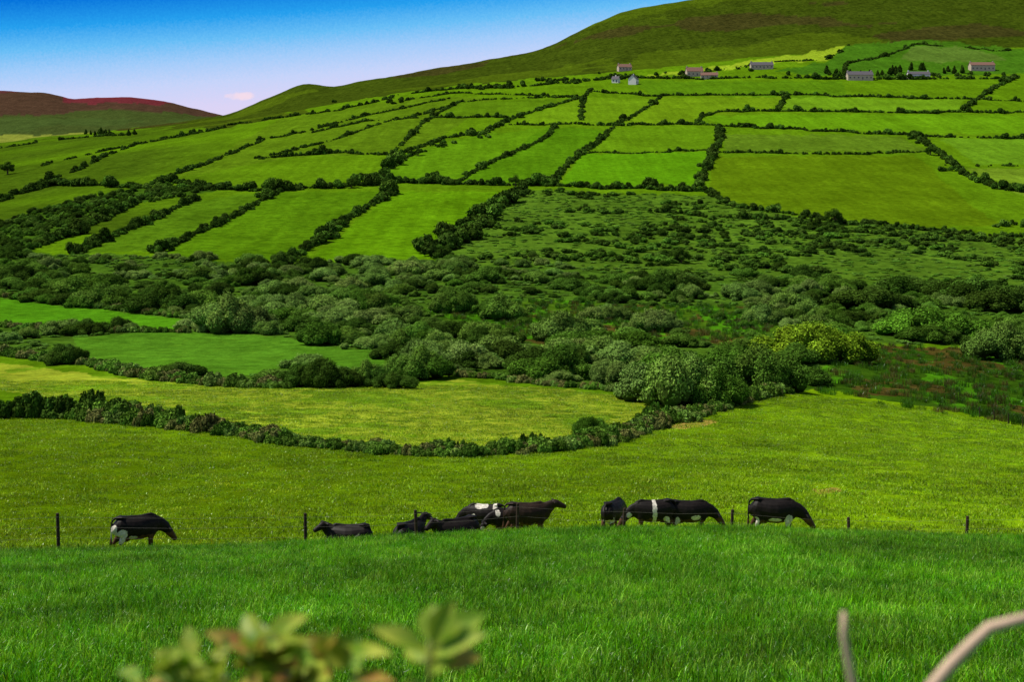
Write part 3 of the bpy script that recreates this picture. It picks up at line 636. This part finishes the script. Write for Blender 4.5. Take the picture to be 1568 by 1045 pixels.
for i,(u,v,h) in enumerate([(1278,345,26),(1043,404,28),(790,286,20),(538,288,18),(1012,360,14),(640,240,13),(70,408,20),(12,266,22),(1425,238,16),(12,404,20),(750,332,18)]):
    x,y=loc(u,v); o=bpy.data.objects.new('hawthorn_tree',TM[i%3]); sc.collection.objects.link(o); s_=h/F*y/5.0; o.location=(x,y,float(height(x,y))-.5); o.scale=(s_*1.25,s_*1.25,s_); o.rotation_euler=(0,0,i*1.3)
# ---------------------------------------------------------------- foreground plants (bank at the viewer's feet)
def at_(u,v,d): return Vector(((u-CU)/F*d,d,(VH-v)/F*d))
def fgmat(name,a,b):
    m,nt,out=newmat(name); p=N(nt,'ShaderNodeBsdfPrincipled'); tr=N(nt,'ShaderNodeBsdfTranslucent'); mx=N(nt,'ShaderNodeMixShader'); tc=N(nt,'ShaderNodeTexCoord')
    c_=mixc(nt,maprange(nt,noise(nt,tc.outputs['Object'],30,2),.35,.65,0,1),a,b); nt.links.new(c_,p.inputs['Base Color']); nt.links.new(c_,tr.inputs[0]); p.inputs['Roughness'].default_value=.5
    mx.inputs[0].default_value=.35; nt.links.new(p.outputs[0],mx.inputs[1]); nt.links.new(tr.outputs[0],mx.inputs[2]); nt.links.new(mx.outputs[0],out.inputs[0]); return m
M_fl=fgmat('young_shrub_leaf',L3(110,152,22),L3(192,200,72)); M_fr=fgmat('reddish_leaf_tip',L3(186,124,70),L3(170,170,60)); M_st=simple('shrub_stem',L3(130,140,56),.6,.2,20); M_tw=simple('bare_twig_bark',L3(212,182,156),.7,.2,30)
def leafgeo(co,fc,base,tip,w,nrm,cup=.15):
    base=Vector(base); tip=Vector(tip); ax=tip-base; L_=ax.length; t=ax.normalized(); s_=t.cross(Vector(nrm)).normalized(); n_=s_.cross(t)
    prof=[(0,.06),(.12,.4),(.3,.85),(.5,1),(.7,.82),(.87,.42),(1,.02)]; b=len(co)
    for q,ww in prof:
        c_=base+ax*q - n_*(q*q*L_*cup)
        for k_ in (-1,-.5,0,.5,1): co.append(tuple(c_+s_*(k_*ww*w/2)+n_*(abs(k_)*ww*w*.22)))
    for i in range(len(prof)-1):
        for k_ in range(4): a=b+i*5+k_; fc.append([a,a+1,a+6,a+5])
def shrub(name,stems,lv,d0):
    e=empty(name); co=[];fc=[]
    for st in stems:
        pts=[at_(*q) for q in st[0]]; loft(co,fc,pts,[st[1]*(1.6-.9*i/(len(pts)-1)) for i in range(len(pts))],7,(0,1,0))
    child('stems',co,fc,M_st,e,True); A=[[],[]];B_=[[],[]]
    for (u0,v0,u1,v1,w,dd,red) in lv:
        T=B_ if red else A; leafgeo(T[0],T[1],at_(u0,v0,d0),at_(u1,v1,d0+dd),w/F*d0,(random.uniform(-.6,.6),-.75,.8))
    child('leaves',A[0],A[1],M_fl,e,True); child('reddish_leaves',B_[0],B_[1],M_fr,e,True)
lv1=[(400,985,370,938,34,.02,0),(402,990,458,940,40,-.03,0),(395,1000,315,964,32,.0,1),(400,1000,395,950,36,.02,0),(405,1010,470,980,44,-.02,0),(300,1030,236,996,38,0,0),(505,1010,548,980,38,0,0),(500,1010,470,972,34,0,1)]
for i in range(95):
    u=random.uniform(205,550); v=np.interp(u,[205,300,400,500,550],[1028,994,976,982,996])+random.uniform(6,110); a=random.uniform(-2.8,-.3); l=random.uniform(40,85)
    lv1.append((u,v,u+l*math.cos(a),v+l*math.sin(a)*.6,random.uniform(24,46),random.uniform(-.1,.1),random.random()<.2))
shrub('bramble_shrub',[([(380,4300,1.25),(400,2200,1.22),(410,1200,1.2),(400,960,1.2)],.003),([(380,4300,1.25),(330,2200,1.22),(300,1300,1.2),(290,1020,1.2)],.003),([(380,4300,1.25),(480,2200,1.22),(500,1300,1.2),(505,1000,1.2)],.003)],lv1,1.2)
lv2=[(655,1000,572,955,36,.0,0),(657,985,662,920,40,.03,0),(660,985,690,925,40,-.02,0),(662,990,742,932,52,.02,0),(660,1005,735,965,46,-.03,0),(655,1015,742,1000,48,.02,1),(655,1020,618,985,28,.03,0),(658,1030,690,1008,30,-.02,0),(655,1060,610,1055,30,0,0),(655,1080,710,1065,34,0,0)]
shrub('bramble_shrub',[([(620,4300,1.25),(640,2200,1.18),(652,1200,1.15),(658,985,1.15)],.0035)],lv2,1.15)
e=empty('bare_twig'); co=[];fc=[]
loft(co,fc,[at_(1200,4300,1.3),at_(1330,1900,1.25),at_(1420,1060,1.2),at_(1455,1020,1.2),at_(1490,985,1.2),at_(1515,962,1.2),at_(1560,950,1.2),at_(1640,930,1.22),at_(1760,880,1.25)],[.008,.007,.0062,.0058,.0052,.005,.0045,.004,.003],9,(0,1,0))
loft(co,fc,[at_(1200,4300,1.3),at_(1300,1900,1.25),at_(1312,1080,1.2),at_(1300,1020,1.2),at_(1292,975,1.2),at_(1292,938,1.2)],[.006,.005,.0036,.0032,.003,.0022],8,(0,1,0)); child('stems',co,fc,M_tw,e,True)
# ---------------------------------------------------------------- light and sky
S=Vector((-.8,.04,0)).normalized()*math.cos(math.radians(57))+Vector((0,0,math.sin(math.radians(57))))
sd=bpy.data.lights.new('sun','SUN'); sd.energy=4.6; sd.angle=math.radians(.5); sd.color=(1,.95,.84); so=bpy.data.objects.new('sun',sd); sc.collection.objects.link(so); so.rotation_euler=S.to_track_quat('Z','Y').to_euler()
w=bpy.data.worlds.new("World"); sc.world=w; w.use_nodes=True; nt=w.node_tree; nt.nodes.clear(); out=N(nt,'ShaderNodeOutputWorld'); bg=N(nt,'ShaderNodeBackground'); bg.inputs[1].default_value=.07
sky=N(nt,'ShaderNodeTexSky',sky_type='NISHITA'); sky.sun_disc=False; sky.sun_elevation=math.radians(57); sky.sun_rotation=math.atan2(S.x,S.y)
tc=N(nt,'ShaderNodeTexCoord'); sx=N(nt,'ShaderNodeSeparateXYZ'); nt.links.new(tc.outputs['Generated'],sx.inputs[0])
q=math_(nt,'SUBTRACT',sx.outputs[2],math_(nt,'MULTIPLY',sx.outputs[0],.09)); q=math_(nt,'ADD',q,maprange(nt,noise(nt,tc.outputs['Generated'],700,2),.3,.7,-.0022,.0022))
fr=maprange(nt,q,.05,.25,0,1); cr=N(nt,'ShaderNodeValToRGB'); nt.links.new(fr,cr.inputs[0]); el=cr.color_ramp.elements
stops=[(.06,(230,212,238)),(.082,(218,212,246)),(.098,(198,212,250)),(.113,(162,204,250)),(.127,(104,190,246)),(.142,(38,160,238)),(.161,(4,114,218)),(.24,(6,84,190))]
for i,(qq,c_) in enumerate(stops):
    e_=el[i] if i<2 else el.new(.9); e_.position=(qq-.05)/.2; e_.color=(*lin(c_),1)
K=1/.07
sc_=mixc(nt,1.0,cr.outputs[0],(K,K,K),'MULTIPLY')
def sq(a): return math_(nt,'MULTIPLY',a,a)
cx=math_(nt,'ADD',sx.outputs[0],.189); cz=math_(nt,'SUBTRACT',sx.outputs[2],.0695)
dd=math_(nt,'ADD',sq(math_(nt,'DIVIDE',cx,.0105)),sq(math_(nt,'DIVIDE',cz,.0028))); dd=math_(nt,'ADD',dd,maprange(nt,noise(nt,tc.outputs['Generated'],150,4),.3,.7,-.7,.7))
cm=math_(nt,'MULTIPLY',maprange(nt,dd,.3,1.3,.8,0),maprange(nt,sx.outputs[1],0,.5,0,1))
sc_=mixc(nt,cm,sc_,tuple(x*K for x in L3(250,222,232)))
fz=maprange(nt,sx.outputs[2],.15,.3,0,1); fin=mixc(nt,fz,sc_,sky.outputs[0]); nt.links.new(fin,bg.inputs[0]); nt.links.new(bg.outputs[0],out.inputs[0])
# ---------------------------------------------------------------- camera
cd=bpy.data.cameras.new('camera'); cd.sensor_width=36; cd.lens=36*F/1568; cd.shift_y=-(522.5-VH)/1568; cd.clip_start=.05; cd.clip_end=20000
cd.dof.use_dof=True; cd.dof.focus_distance=60; cd.dof.aperture_fstop=5.6
cam=bpy.data.objects.new('camera',cd); sc.collection.objects.link(cam); cam.rotation_euler=(math.radians(90),0,0); sc.camera=cam
sc.view_settings.view_transform='Standard'; sc.view_settings.look='None'; sc.view_settings.exposure=0
